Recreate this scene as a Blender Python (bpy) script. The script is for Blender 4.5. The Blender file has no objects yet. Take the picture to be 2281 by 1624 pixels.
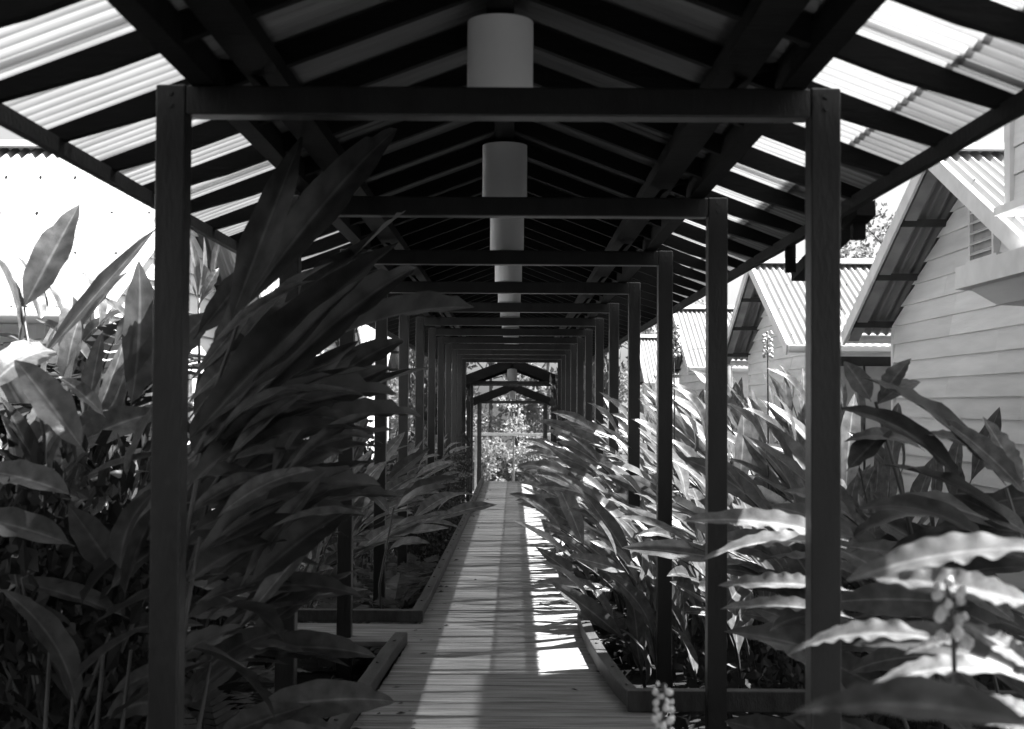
import bpy, math, random
from mathutils import Vector, Matrix, Euler
random.seed(7)
S = bpy.context.scene
COL = S.collection
R = math.radians
U = random.uniform

# ------------------------------------------------------------ camera, sky, sun, exposure
CAMX, CAMZ, F, VX, VY = 0.06, 1.6, 3012.0, 1146.0, 902.0     # F, VX, VY in units of a 2281 px wide picture
cam = bpy.data.objects.new('camera', bpy.data.cameras.new('camera'))
COL.objects.link(cam)
cam.location = (CAMX, 0, CAMZ)
cam.data.sensor_width = 36
cam.data.lens = 36 * F / 2281
pitch = math.atan((VY - 812) / F); yaw = math.atan((VX - 1140.5) / F)
m = Matrix.Rotation(yaw, 4, 'Z') @ Matrix.Rotation(math.pi / 2 + pitch, 4, 'X') @ Matrix.Rotation(R(0.35), 4, 'Z')
cam.rotation_euler = m.to_euler()
cam.data.clip_start = 0.05; cam.data.clip_end = 2000
cam.data.dof.use_dof = True; cam.data.dof.focus_distance = 14; cam.data.dof.aperture_fstop = 4.0
S.camera = cam
SUN = Vector((0.55, 0.27, 1.0)).normalized()
w = bpy.data.worlds.new('World'); S.world = w; w.use_nodes = True
nt = w.node_tree; bg = nt.nodes['Background']
sky = nt.nodes.new('ShaderNodeTexSky'); sky.sky_type = 'NISHITA'; sky.sun_disc = False
sky.sun_elevation = math.asin(SUN.z); sky.sun_rotation = math.atan2(SUN.x, SUN.y)
sky.dust_density = 3.0; sky.air_density = 1.0
bw = nt.nodes.new('ShaderNodeRGBToBW')
nt.links.new(sky.outputs[0], bw.inputs[0]); nt.links.new(bw.outputs[0], bg.inputs[0])
bg.inputs[1].default_value = 0.05
sl = bpy.data.lights.new('sun', 'SUN'); sl.energy = 5.0; sl.angle = R(0.5); sl.color = (1, 1, 1)
so = bpy.data.objects.new('sun', sl); COL.objects.link(so); so.location = (10, 5, 20)
so.rotation_euler = (-SUN).to_track_quat('-Z', 'Y').to_euler()
S.view_settings.view_transform = 'Standard'; S.view_settings.look = 'None'
S.view_settings.gamma = 1; S.view_settings.use_curve_mapping = False
S.view_settings.exposure = 2.3

# ------------------------------------------------------------ materials (the photograph is black and white: greys)
def mat(name, base, rough=0.6, noise=0.25, scale=6.0, spec=0.5, bump=0.0, bscale=40, stretch=(1, 1, 1), metal=0.0, rnd=0.0):
    M = bpy.data.materials.new(name); M.use_nodes = True
    n = M.node_tree.nodes; l = M.node_tree.links; p = n['Principled BSDF']
    p.inputs['Roughness'].default_value = rough; p.inputs['Specular IOR Level'].default_value = spec
    p.inputs['Metallic'].default_value = metal
    tc = n.new('ShaderNodeTexCoord'); mp = n.new('ShaderNodeMapping'); mp.inputs['Scale'].default_value = stretch
    l.new(tc.outputs['Object'], mp.inputs[0])
    oi = n.new('ShaderNodeObjectInfo')
    ad = n.new('ShaderNodeVectorMath'); ad.operation = 'ADD'
    mu = n.new('ShaderNodeVectorMath'); mu.operation = 'SCALE'; mu.inputs[0].default_value = (13, 17, 5)
    l.new(oi.outputs['Random'], mu.inputs['Scale']); l.new(mp.outputs[0], ad.inputs[0]); l.new(mu.outputs[0], ad.inputs[1])
    tx = n.new('ShaderNodeTexNoise'); tx.inputs['Scale'].default_value = scale; tx.inputs['Detail'].default_value = 6
    l.new(ad.outputs[0], tx.inputs['Vector'])
    mr = n.new('ShaderNodeMapRange'); mr.inputs[1].default_value = 0.3; mr.inputs[2].default_value = 0.7
    mr.inputs[3].default_value = base * (1 - noise); mr.inputs[4].default_value = base * (1 + noise)
    l.new(tx.outputs[0], mr.inputs[0])
    out = mr.outputs[0]
    if rnd:
        m2 = n.new('ShaderNodeMapRange'); m2.inputs[3].default_value = 1 - rnd; m2.inputs[4].default_value = 1 + rnd
        l.new(oi.outputs['Random'], m2.inputs[0])
        m3 = n.new('ShaderNodeMath'); m3.operation = 'MULTIPLY'; l.new(out, m3.inputs[0]); l.new(m2.outputs[0], m3.inputs[1]); out = m3.outputs[0]
    l.new(out, p.inputs['Base Color'])
    if bump:
        t2 = n.new('ShaderNodeTexNoise'); t2.inputs['Scale'].default_value = bscale; t2.inputs['Detail'].default_value = 5
        l.new(ad.outputs[0], t2.inputs['Vector'])
        b = n.new('ShaderNodeBump'); b.inputs['Strength'].default_value = bump; b.inputs['Distance'].default_value = 0.01
        l.new(t2.outputs[0], b.inputs['Height']); l.new(b.outputs[0], p.inputs['Normal'])
    return M
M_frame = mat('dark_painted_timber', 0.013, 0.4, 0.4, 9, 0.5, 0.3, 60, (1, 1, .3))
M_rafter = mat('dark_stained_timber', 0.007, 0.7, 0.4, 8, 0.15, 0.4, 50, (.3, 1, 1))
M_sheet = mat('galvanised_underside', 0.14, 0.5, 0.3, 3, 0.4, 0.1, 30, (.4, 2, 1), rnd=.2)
M_deck = mat('weathered_decking', 0.25, 0.75, 0.5, 4, 0.25, 0.5, 60, (.6, 8, 1), rnd=.16)
M_kerb = mat('worn_kerb_timber', 0.045, 0.6, 0.4, 6, 0.3, 0.5, 50, (3, .6, 1))
M_bear = mat('old_bearer_timber', 0.05, 0.8, 0.4, 6, 0.2, 0.5, 50)
M_roof = mat('pale_painted_roof_iron', 0.27, 0.5, 0.12, 1.2, 0.4, 0.05, 20, (1, 1, 1), rnd=.08)
M_under = mat('house_eave_iron', 0.34, 0.6, 0.25, 3, 0.3)
M_board = mat('weatherboard_paint', 0.8, 0.55, 0.1, 3.5, 0.35, 0.25, 30, (1, .35, 3), rnd=.07)
M_trim = mat('trim_paint', 0.8, 0.5, 0.1, 5, 0.4, 0.1, 30)
M_dim = mat('dim_gap', 0.04, 0.8, 0.3, 5)
M_lamp = mat('white_lamp_shade', 0.7, 0.5, 0.04, 5, 0.3)
M_soil = mat('leaf_litter_soil', 0.018, 0.95, 0.6, 5, 0.1, 1.0, 20)
M_trunk = mat('bark', 0.16, 0.9, 0.5, 7, 0.1, 0.8, 25, (1, 1, .3))
M_stem = mat('plant_stem', 0.05, 0.45, 0.3, 10, 0.5)
M_bud = mat('pale_flower_buds', 0.6, 0.45, 0.2, 20, 0.4)
M_bolt = mat('bolt_metal', 0.02, 0.5, 0.2, 30)
M_rail = mat('white_rail_paint', 0.75, 0.5, 0.1, 5)
M_path = mat('pale_path_surface', 0.4, 0.9, 0.2, 3)

def leafmat(name, base, trans=0.35, rough=0.36, veins=True, spec=0.5, rnd=.3):
    M = bpy.data.materials.new(name); M.use_nodes = True
    n = M.node_tree.nodes; l = M.node_tree.links; p = n['Principled BSDF']; out = n['Material Output']
    p.inputs['Roughness'].default_value = rough; p.inputs['Specular IOR Level'].default_value = spec
    tr = n.new('ShaderNodeBsdfTranslucent'); mx = n.new('ShaderNodeMixShader'); mx.inputs[0].default_value = trans
    oi = n.new('ShaderNodeObjectInfo'); m2 = n.new('ShaderNodeMapRange')
    m2.inputs[3].default_value = base * (1 - rnd); m2.inputs[4].default_value = base * (1 + rnd); l.new(oi.outputs['Random'], m2.inputs[0])
    tc = n.new('ShaderNodeTexCoord'); tx = n.new('ShaderNodeTexNoise'); tx.inputs['Scale'].default_value = 11; tx.inputs['Detail'].default_value = 6; l.new(tc.outputs['Object'], tx.inputs['Vector'])
    m3 = n.new('ShaderNodeMapRange'); m3.inputs[1].default_value = .3; m3.inputs[2].default_value = .7; m3.inputs[3].default_value = .6; m3.inputs[4].default_value = 1.35
    l.new(tx.outputs[0], m3.inputs[0])
    mul = n.new('ShaderNodeMath'); mul.operation = 'MULTIPLY'; l.new(m2.outputs[0], mul.inputs[0]); l.new(m3.outputs[0], mul.inputs[1]); c = mul.outputs[0]
    if veins:
        sp = n.new('ShaderNodeSeparateXYZ'); l.new(tc.outputs['UV'], sp.inputs[0])
        a = n.new('ShaderNodeMath'); a.operation = 'SUBTRACT'; a.inputs[1].default_value = .5; l.new(sp.outputs[0], a.inputs[0])
        ab = n.new('ShaderNodeMath'); ab.operation = 'ABSOLUTE'; l.new(a.outputs[0], ab.inputs[0])
        rib = n.new('ShaderNodeMapRange'); rib.inputs[1].default_value = .02; rib.inputs[2].default_value = .05; rib.inputs[3].default_value = 2.0; rib.inputs[4].default_value = 1.0
        l.new(ab.outputs[0], rib.inputs[0])
        s1 = n.new('ShaderNodeMath'); s1.operation = 'MULTIPLY_ADD'; s1.inputs[1].default_value = -.35; l.new(ab.outputs[0], s1.inputs[0]); l.new(sp.outputs[1], s1.inputs[2])
        s2 = n.new('ShaderNodeMath'); s2.operation = 'MULTIPLY'; s2.inputs[1].default_value = 520; l.new(s1.outputs[0], s2.inputs[0])
        s3 = n.new('ShaderNodeMath'); s3.operation = 'SINE'; l.new(s2.outputs[0], s3.inputs[0])
        b = n.new('ShaderNodeBump'); b.inputs['Strength'].default_value = .2; b.inputs['Distance'].default_value = .002
        l.new(s3.outputs[0], b.inputs['Height']); l.new(b.outputs[0], p.inputs['Normal'])
        s4 = n.new('ShaderNodeMapRange'); s4.inputs[1].default_value = -1; s4.inputs[3].default_value = .68; s4.inputs[4].default_value = 1.28; l.new(s3.outputs[0], s4.inputs[0])
        k = n.new('ShaderNodeMath'); k.operation = 'MULTIPLY'; l.new(c, k.inputs[0]); l.new(rib.outputs[0], k.inputs[1])
        k2 = n.new('ShaderNodeMath'); k2.operation = 'MULTIPLY'; l.new(k.outputs[0], k2.inputs[0]); l.new(s4.outputs[0], k2.inputs[1]); c = k2.outputs[0]
    l.new(c, p.inputs['Base Color'])
    t2 = n.new('ShaderNodeMath'); t2.operation = 'MULTIPLY'; t2.inputs[1].default_value = 1.5; l.new(c, t2.inputs[0]); l.new(t2.outputs[0], tr.inputs[0])
    l.new(p.outputs[0], mx.inputs[1]); l.new(tr.outputs[0], mx.inputs[2]); l.new(mx.outputs[0], out.inputs[0])
    return M
M_leaf = leafmat('ginger_leaf', 0.12, .36, .28)
M_leafdark = leafmat('broad_dark_leaf', 0.06, .25, .34, spec=.35)
M_crinkle = leafmat('crinkled_leaf', 0.17, .4, .55, spec=.3)
M_small = leafmat('shrub_leaf', 0.028, .3, .5, False)
M_fern = leafmat('fern_frond', 0.045, .35, .5, False)
M_tree = leafmat('tree_leaf', 0.12, .4, .5, False)
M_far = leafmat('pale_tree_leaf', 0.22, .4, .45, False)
M_grass = leafmat('grass_blade', 0.16, .4, .6, False)

def sheetmat(name, transp, transl, col):
    M = bpy.data.materials.new(name); M.use_nodes = True
    n = M.node_tree.nodes; l = M.node_tree.links; out = n['Material Output']; p = n['Principled BSDF']
    p.inputs['Roughness'].default_value = .45
    tc = n.new('ShaderNodeTexCoord'); mp = n.new('ShaderNodeMapping'); mp.inputs['Scale'].default_value = (.8, 11, .8)
    geo = n.new('ShaderNodeNewGeometry'); l.new(geo.outputs['Position'], mp.inputs[0])
    tx = n.new('ShaderNodeTexNoise'); tx.inputs['Scale'].default_value = 3; tx.inputs['Detail'].default_value = 5; l.new(mp.outputs[0], tx.inputs['Vector'])
    mr = n.new('ShaderNodeMapRange'); mr.inputs[1].default_value = .3; mr.inputs[2].default_value = .65; mr.inputs[3].default_value = col * .65; mr.inputs[4].default_value = col
    l.new(tx.outputs[0], mr.inputs[0])
    sp = n.new('ShaderNodeSeparateXYZ'); l.new(tc.outputs['Object'], sp.inputs[0])      # light and shade of the ribs, painted into the colour as stripes
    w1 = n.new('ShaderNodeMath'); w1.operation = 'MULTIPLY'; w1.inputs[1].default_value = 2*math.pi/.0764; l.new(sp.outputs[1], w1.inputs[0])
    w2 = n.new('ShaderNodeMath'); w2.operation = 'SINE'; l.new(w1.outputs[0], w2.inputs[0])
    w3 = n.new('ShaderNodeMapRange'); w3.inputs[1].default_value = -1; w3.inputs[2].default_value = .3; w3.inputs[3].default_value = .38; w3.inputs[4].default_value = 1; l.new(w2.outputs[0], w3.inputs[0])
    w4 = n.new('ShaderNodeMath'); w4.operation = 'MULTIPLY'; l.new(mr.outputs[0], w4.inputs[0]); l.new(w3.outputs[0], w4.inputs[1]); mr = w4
    t = n.new('ShaderNodeBsdfTransparent'); tl = n.new('ShaderNodeBsdfTranslucent')
    l.new(mr.outputs[0], tl.inputs[0]); l.new(mr.outputs[0], p.inputs['Base Color'])
    a = n.new('ShaderNodeMixShader'); a.inputs[0].default_value = transl; l.new(p.outputs[0], a.inputs[1]); l.new(tl.outputs[0], a.inputs[2])
    b = n.new('ShaderNodeMixShader'); b.inputs[0].default_value = transp; l.new(a.outputs[0], b.inputs[1]); l.new(t.outputs[0], b.inputs[2])
    l.new(b.outputs[0], out.inputs[0]); return M
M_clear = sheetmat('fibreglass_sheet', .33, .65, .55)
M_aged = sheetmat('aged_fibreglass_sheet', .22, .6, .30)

# ------------------------------------------------------------ helpers
class MB:
    def __init__(s): s.v = []; s.f = []; s.uv = []
    def add(s, vs, fs):
        o = len(s.v); s.v += [tuple(v) for v in vs]; s.f += [tuple(i + o for i in f) for f in fs]
    def box(s, x0, x1, y0, y1, z0, z1):
        s.add([(x0,y0,z0),(x1,y0,z0),(x1,y1,z0),(x0,y1,z0),(x0,y0,z1),(x1,y0,z1),(x1,y1,z1),(x0,y1,z1)],
              [(3,2,1,0),(4,5,6,7),(0,1,5,4),(1,2,6,5),(2,3,7,6),(3,0,4,7)])
    def bar(s, a, b, wd, h, up=(0, 0, 1)):
        a = Vector(a); b = Vector(b); d = (b - a).normalized(); u = Vector(up)
        sd = d.cross(u).normalized(); u = sd.cross(d).normalized()
        q = [-sd*wd/2 - u*h/2, sd*wd/2 - u*h/2, sd*wd/2 + u*h/2, -sd*wd/2 + u*h/2]
        s.add([a + k for k in q] + [b + k for k in q], [(3,2,1,0),(4,5,6,7),(0,1,5,4),(1,2,6,5),(2,3,7,6),(3,0,4,7)])
    def tube(s, pts, r0, r1=None, n=6):
        r1 = r0 if r1 is None else r1
        pts = [Vector(p) for p in pts]; k = len(pts); vs = []; fs = []
        for i, p in enumerate(pts):
            d = (pts[min(i+1, k-1)] - pts[max(i-1, 0)]).normalized()
            a = d.cross(Vector((0.13, 1, 0.2)) if abs(d.y) < .9 else Vector((1, 0, 0))).normalized(); b = d.cross(a)
            r = r0 + (r1 - r0) * i / (k - 1)
            for j in range(n):
                t = 2*math.pi*j/n; vs.append(p + a*math.cos(t)*r + b*math.sin(t)*r)
        for i in range(k-1):
            for j in range(n):
                fs.append((i*n+j, i*n+(j+1)%n, (i+1)*n+(j+1)%n, (i+1)*n+j))
        fs.append(tuple(range(n-1, -1, -1))); fs.append(tuple((k-1)*n+j for j in range(n)))
        s.add(vs, fs)
    def mesh(s, name, m, smooth=False):
        me = bpy.data.meshes.new(name); me.from_pydata(s.v, [], s.f); me.materials.append(m)
        if smooth: me.shade_smooth()
        me.update(); return me
def link(name, me, parent=None, M=None):
    o = bpy.data.objects.new(name, me); COL.objects.link(o)
    if parent: o.parent = parent
    if M is not None: o.matrix_local = M
    return o
def tag(o, label=None, cat=None, group=None, kind=None):
    if label: o['label'] = label
    if cat: o['category'] = cat
    if group: o['group'] = group
    if kind: o['kind'] = kind
    return o
def thing(name, label, cat, loc=(0, 0, 0), rz=0, group=None):
    o = bpy.data.objects.new(name, None); COL.objects.link(o); o.location = loc; o.rotation_euler = (0, 0, rz)
    o.empty_display_size = .2
    return tag(o, label, cat, group)
def bevel(o, wd=.004, seg=1):
    b = o.modifiers.new('bevel', 'BEVEL'); b.width = wd; b.segments = seg; b.limit_method = 'ANGLE'
def at(px, py, d):          # a point d metres down the walkway, worked out from the photograph
    return Vector((CAMX + (px - VX) * d / F, d, CAMZ + (VY - py) * d / F))

GZ = -0.5
SP = 2.4
def fy(n): return (n + .9) * SP
# ------------------------------------------------------------ ground
def gz(x, y):
    t = min(max((y - 29.5) / 12, 0), 1); base = GZ + (-1.6 - GZ) * t
    return base
mb = MB(); nx, ny = 60, 90
xs = [-600, -200, -80, -40, -20] + [-12 + i*.5 for i in range(49)] + [20, 40, 80, 200, 600]
ys = [-300, -60, -20, -8] + [-4 + i*.6 for i in range(90)] + [60, 90, 150, 400, 1200]
vs = []
for y in ys:
    for x in xs:
        near = abs(x) < 14 and -6 < y < 60
        vs.append((x, y, gz(x, y) + (U(-.05, .03) if near else 0)))
fs = []
for j in range(len(ys)-1):
    for i in range(len(xs)-1):
        a = j*len(xs)+i; fs.append((a, a+1, a+1+len(xs), a+len(xs)))
mb.add(vs, fs)
tag(link('ground', mb.mesh('ground', M_soil, True)), kind='structure')

# ------------------------------------------------------------ boardwalk
deck = bpy.data.objects.new('boardwalk', None); COL.objects.link(deck)
tag(deck, 'long timber boardwalk running under the covered walkway', kind='structure')
def edge(pts, y):
    if y <= pts[0][0]: return pts[0][1]
    for (a, b), (c, d) in zip(pts, pts[1:]):
        if y <= c: return b + (d-b)*(y-a)/(c-a)
    return pts[-1][1]
LE = [(5, -.86), (6.6, -.75), (7.6, -.69), (9.1, -.645), (9.9, -.62), (12.3, -.60), (19, -.57), (28.3, -.56)]
RE = [(7.1, .74), (8.2, .66), (9.8, .63), (14, .60), (20, .56), (28.3, .54)]
y = -1.2; bp = .108
board_cache = {}
while y < 28.3:
    l = edge(LE, y) + U(-.004, .004); r = edge(RE, y) + U(-.004, .004)
    if y < 7.05: r = .82
    if 9.15 < y < 9.9: l = -4.2
    mb = MB(); dz = U(-.002, .002); t = U(-.0015, .0015)
    mb.box(l, r, 0, bp - U(.006, .011), -.035 + dz, dz)
    o = link('deck_board', mb.mesh('deck_board', M_deck), deck, Matrix.Translation((0, y, 0)))
    bevel(o, .003)
    y += bp
mb = MB()
for x in (-.45, 0, .42): mb.box(x-.05, x+.05, -1.2, 28.2, -.17, -.04)
for x in (-4, -2.5, -1.2): mb.box(x-.05, x+.05, 9.15, 10.0, -.17, -.04)
link('bearer', mb.mesh('bearer', M_bear), deck)
for yy in [1.5*i for i in range(19)]:
    mb = MB()
    for x in (-.45, .42): mb.box(x-.05, x+.05, yy-.05, yy+.05, GZ-.1, -.172)
    link('stump', mb.mesh('stump', M_bear), deck)
def kerb(pts, wd, h, z0, name='kerb', bolts=True, label=None):
    mb = MB(); vs = []; fs = []
    for i, p in enumerate(pts):
        a = Vector(pts[max(i-1, 0)]); b = Vector(pts[min(i+1, len(pts)-1)]); d = (b-a).normalized(); s = Vector((d.y, -d.x, 0))
        P = Vector(p)
        for q, zz in ((-s*wd/2, z0), (s*wd/2, z0), (s*wd/2, z0+h), (-s*wd/2, z0+h)): vs.append((P.x+q.x, P.y+q.y, zz))
    for i in range(len(pts)-1):
        for j in range(4): fs.append((i*4+j, i*4+(j+1) % 4, i*4+4+(j+1) % 4, i*4+4+j))
    fs += [(3, 2, 1, 0), tuple(len(pts)*4-4+k for k in range(4))]
    mb.add(vs, fs)
    o = link(name, mb.mesh(name, M_kerb), deck); bevel(o, .006, 2)
    if label: o['label'] = label
    if bolts:
        for i in range(len(pts)-1):
            a = Vector(pts[i]); b = Vector(pts[i+1]); L = (b-a).length; k = max(1, int(L/.55))
            for j in range(k):
                p = a.lerp(b, (j+.5)/k); mb = MB(); mb.tube([(p.x+U(-.01, .01), p.y, z0+h-.01), (p.x, p.y, z0+h+.006)], .011, .010, 8)
                link('bolt', mb.mesh('bolt', M_bolt), o)
    return o
kerb([(-.88, 5.0, 0), (-.80, 6.2, 0), (-.745, 7.6, 0), (-.72, 8.4, 0), (-.685, 9.08, 0)], .085, .075, .004)
kerb([(-.655, 10.05, 0), (-.64, 11, 0), (-.63, 12.3, 0), (-.615, 15, 0), (-.6, 19, 0), (-.595, 28, 0)], .075, .075, .004)
kerb([(-.60, 9.985, 0), (-4.2, 9.985, 0)], .08, .085, .006, bolts=False)
kerb([(.70, 7.2, 0), (.66, 7.5, 0), (.61, 8.2, 0), (.575, 9.0, 0), (.56, 9.85, 0)], .07, .09, .004)
kerb([(.66, 7.13, 0), (3.0, 7.13, 0)], .08, .11, .006, bolts=False)
for a, b in ((11.6, 15.2), (16.0, 19.6), (20.6, 24.4), (25, 28.1)):
    kerb([(edge(RE, a)-.04, a, 0), (edge(RE, b)-.04, b, 0)], .06, .10, .004)
# steps down at the far end and the lower path
for i in range(6):
    mb = MB(); mb.box(-.6, .6, 28.35+i*.34, 28.35+i*.34+.31, -.17*(i+1)-.04, -.17*(i+1)); link('step', mb.mesh('step', M_deck), deck)
mb = MB(); mb.box(-.9, .9, 30.5, 41, -1.34, -1.28)
tag(link('lower_path', mb.mesh('lower_path', M_path)), kind='structure')
mb = MB(); mb.box(-30, 30, 47.0, 51.0, -1.62, -1.56)
tag(link('path', mb.mesh('path', M_path)), kind='structure')

# ------------------------------------------------------------ covered walkway
PT = .38
HB = 2.67
def zr(x): return HB + (1.035 - abs(x)) * PT
def corr(length, width, pitch, amp, m, name, seg=8, th=.0025):
    # corrugations run along local +X (down the slope); width along Y
    n = int(width/pitch*seg)+1; vs = []; fs = []
    for i in range(n+1):
        yy = width*i/n; zz = amp*math.sin(2*math.pi*yy/pitch)
        vs += [(0, yy, zz), (length, yy, zz), (0, yy, zz+th), (length, yy, zz+th)]
    for i in range(n):
        a = i*4; b = a+4
        fs += [(a, a+1, b+1, b), (a+2, b+2, b+3, a+3), (a+1, a+3, b+3, b+1), (a, b, b+2, a+2)]
    mb = MB(); mb.add(vs, fs); me = mb.mesh(name, m, False)
    return me
ang = math.atan(PT)
def slope_matrix(side, x0, y0, z0, tilt=ang):
    c, s = math.cos(tilt), math.sin(tilt)
    if side > 0: X = Vector((c, 0, -s)); Y = Vector((0, 1, 0)); Z = Vector((s, 0, c))
    else: X = Vector((-c, 0, -s)); Y = Vector((0, 1, 0)); Z = Vector((-s, 0, c))
    mm = Matrix.Identity(4)
    for i, v in enumerate((X, Y, Z)):
        for j in range(3): mm[j][i] = v[j]
    mm.translation = (x0*side, y0, z0)
    return mm
def xl(a, b): return (b-a)/math.cos(ang)
SH = .8
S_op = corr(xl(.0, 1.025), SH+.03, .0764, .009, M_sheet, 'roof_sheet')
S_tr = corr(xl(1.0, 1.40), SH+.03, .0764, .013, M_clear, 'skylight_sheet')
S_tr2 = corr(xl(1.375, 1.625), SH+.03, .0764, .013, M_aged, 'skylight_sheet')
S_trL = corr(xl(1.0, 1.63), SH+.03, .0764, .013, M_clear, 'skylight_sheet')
def frame_part(root, y, drop=0, W2=1.15, base=GZ):
    f = bpy.data.objects.new('portal_frame', None); COL.objects.link(f); f.parent = root; f.location = (0, y, 0)
    z1 = HB - drop
    for sx in (-1, 1):
        mb = MB(); mb.box(sx*(W2-.05)-.05, sx*(W2-.05)+.05, -.05, .05, base-.2, z1)
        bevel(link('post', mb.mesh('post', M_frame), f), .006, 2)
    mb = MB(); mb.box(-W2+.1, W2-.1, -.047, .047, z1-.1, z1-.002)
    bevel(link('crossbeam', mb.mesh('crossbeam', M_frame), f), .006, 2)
    for sx in (-1, 1):
        for dz in (.03, .07):
            mb = MB(); xx = sx*(W2-.05); mb.tube([(xx, -.045, z1-dz), (xx, -.058, z1-dz)], .009, .009, 8); link('bolt', mb.mesh('bolt', M_bolt), f)
    for sx in (-1, 1):     # curved strap that holds the side plate to the frame
        pts = [(sx*(.96 - .20*math.sin(t)), .06, z1 + .10 - .20*(1-math.cos(t))) for t in [i*.26 for i in range(7)]]
        mb = MB(); mb.tube(pts, .014, .010, 6); link('curved_strap', mb.mesh('curved_strap', M_rafter, True), f)
    return f
walk = thing('covered_walkway', 'long covered walkway of dark posts and crossbeams with a corrugated skylight roof over the boardwalk', 'covered walkway')
for n in range(-1, 13): frame_part(walk, fy(n))
Y0, Y1 = -1.6, fy(12) + .35
for sx in (-1, 1):
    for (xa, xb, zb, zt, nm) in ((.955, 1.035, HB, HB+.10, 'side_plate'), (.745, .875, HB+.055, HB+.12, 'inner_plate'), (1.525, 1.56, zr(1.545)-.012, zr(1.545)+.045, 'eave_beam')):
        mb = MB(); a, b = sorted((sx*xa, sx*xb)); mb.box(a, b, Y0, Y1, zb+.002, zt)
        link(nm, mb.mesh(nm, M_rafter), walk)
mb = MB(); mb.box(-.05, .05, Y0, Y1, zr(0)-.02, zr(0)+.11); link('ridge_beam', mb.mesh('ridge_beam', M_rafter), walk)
mb = MB()
mb.add([(-.2, Y0, zr(.2)+.122), (0, Y0, zr(0)+.13), (.2, Y0, zr(.2)+.122), (-.2, Y1, zr(.2)+.122), (0, Y1, zr(0)+.13), (.2, Y1, zr(.2)+.122)], [(0, 1, 4, 3), (1, 2, 5, 4)])
link('ridge_cap', mb.mesh('ridge_cap', M_sheet), walk)
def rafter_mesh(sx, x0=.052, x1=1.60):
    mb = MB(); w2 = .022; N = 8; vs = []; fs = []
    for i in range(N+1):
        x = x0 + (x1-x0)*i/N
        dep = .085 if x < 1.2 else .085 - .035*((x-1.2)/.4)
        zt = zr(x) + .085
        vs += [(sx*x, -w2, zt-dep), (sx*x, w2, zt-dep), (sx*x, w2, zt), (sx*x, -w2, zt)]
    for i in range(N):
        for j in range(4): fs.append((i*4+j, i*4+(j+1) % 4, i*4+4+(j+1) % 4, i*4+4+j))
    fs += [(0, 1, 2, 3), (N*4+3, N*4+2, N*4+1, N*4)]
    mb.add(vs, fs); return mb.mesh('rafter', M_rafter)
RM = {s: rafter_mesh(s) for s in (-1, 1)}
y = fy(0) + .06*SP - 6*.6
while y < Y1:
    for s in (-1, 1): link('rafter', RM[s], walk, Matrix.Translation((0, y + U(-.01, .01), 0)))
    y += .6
y = Y0; k = 0
while y < Y1 - .5:
    dz = .003*(k % 2)
    for s in (-1, 1):
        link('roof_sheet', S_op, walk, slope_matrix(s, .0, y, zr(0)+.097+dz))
        if s > 0:
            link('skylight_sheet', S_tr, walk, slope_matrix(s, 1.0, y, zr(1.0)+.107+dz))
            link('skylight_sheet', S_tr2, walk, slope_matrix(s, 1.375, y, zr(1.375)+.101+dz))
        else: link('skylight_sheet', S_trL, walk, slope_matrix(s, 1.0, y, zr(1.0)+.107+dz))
    y += SH; k += 1
# dark timber outrigger and pipe below the right eave
mb = MB(); mb.bar((1.70, 6.3, CAMZ+.93), (1.66, 7.6, CAMZ+.74), .09, .07); mb.bar((1.70, 6.45, CAMZ+.90), (1.70, 6.45, CAMZ+.80), .06, .06, (0, 1, 0))
link('eave_outrigger', mb.mesh('eave_outrigger', M_rafter), walk)
mb = MB(); mb.tube([(1.56, 7.35, CAMZ+.90), (1.56, 7.35, CAMZ+.80), (1.56, 7.35, CAMZ+.73)], .03, .03, 10)
link('short_pipe', mb.mesh('short_pipe', M_rafter), walk)

# stepped lower roofs past the steps
def lower_roof(y0, ys_, y1, drop, label):
    t = thing('lower_walkway_roof', label, 'covered walkway', group='stepped roofs at the far end of the walkway')
    for yy in ys_: frame_part(t, yy, drop, base=-1.5)
    for s in (-1, 1):
        mb = MB(); a, b = sorted((s*.955, s*1.035)); mb.box(a, b, y0, y1, HB-drop+.002, HB-drop+.10); link('side_plate', mb.mesh('side_plate', M_rafter), t)
        for k in range(int((y1-y0)/.6)+1):
            link('rafter', RM[s], t, Matrix.Translation((0, y0+.03+k*.6, -drop)))
        for ya in (y0, y1):
            mb = MB(); mb.bar((s*.0, ya-.02, zr(0)+.06-drop), (s*1.62, ya-.02, zr(1.62)+.06-drop), .03, .24, (0, 0, 1)); link('barge_board', mb.mesh('barge_board', M_rafter), t)
        yy = y0
        while yy < y1-.3:
            link('roof_sheet', S_op, t, slope_matrix(s, 0, yy, zr(0)+.097-drop)); link('roof_sheet', S_op, t, slope_matrix(s, .70, yy, zr(.70)+.107-drop)); yy += SH
    return t
lower_roof(34.0, [34.4, 36.6], 37.0, .46, 'first lower stepped roof past the end of the boardwalk')
lower_roof(44.0, [44.4, 46.2], 46.4, .93, 'second and lowest stepped roof at the far end before the trees')

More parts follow.
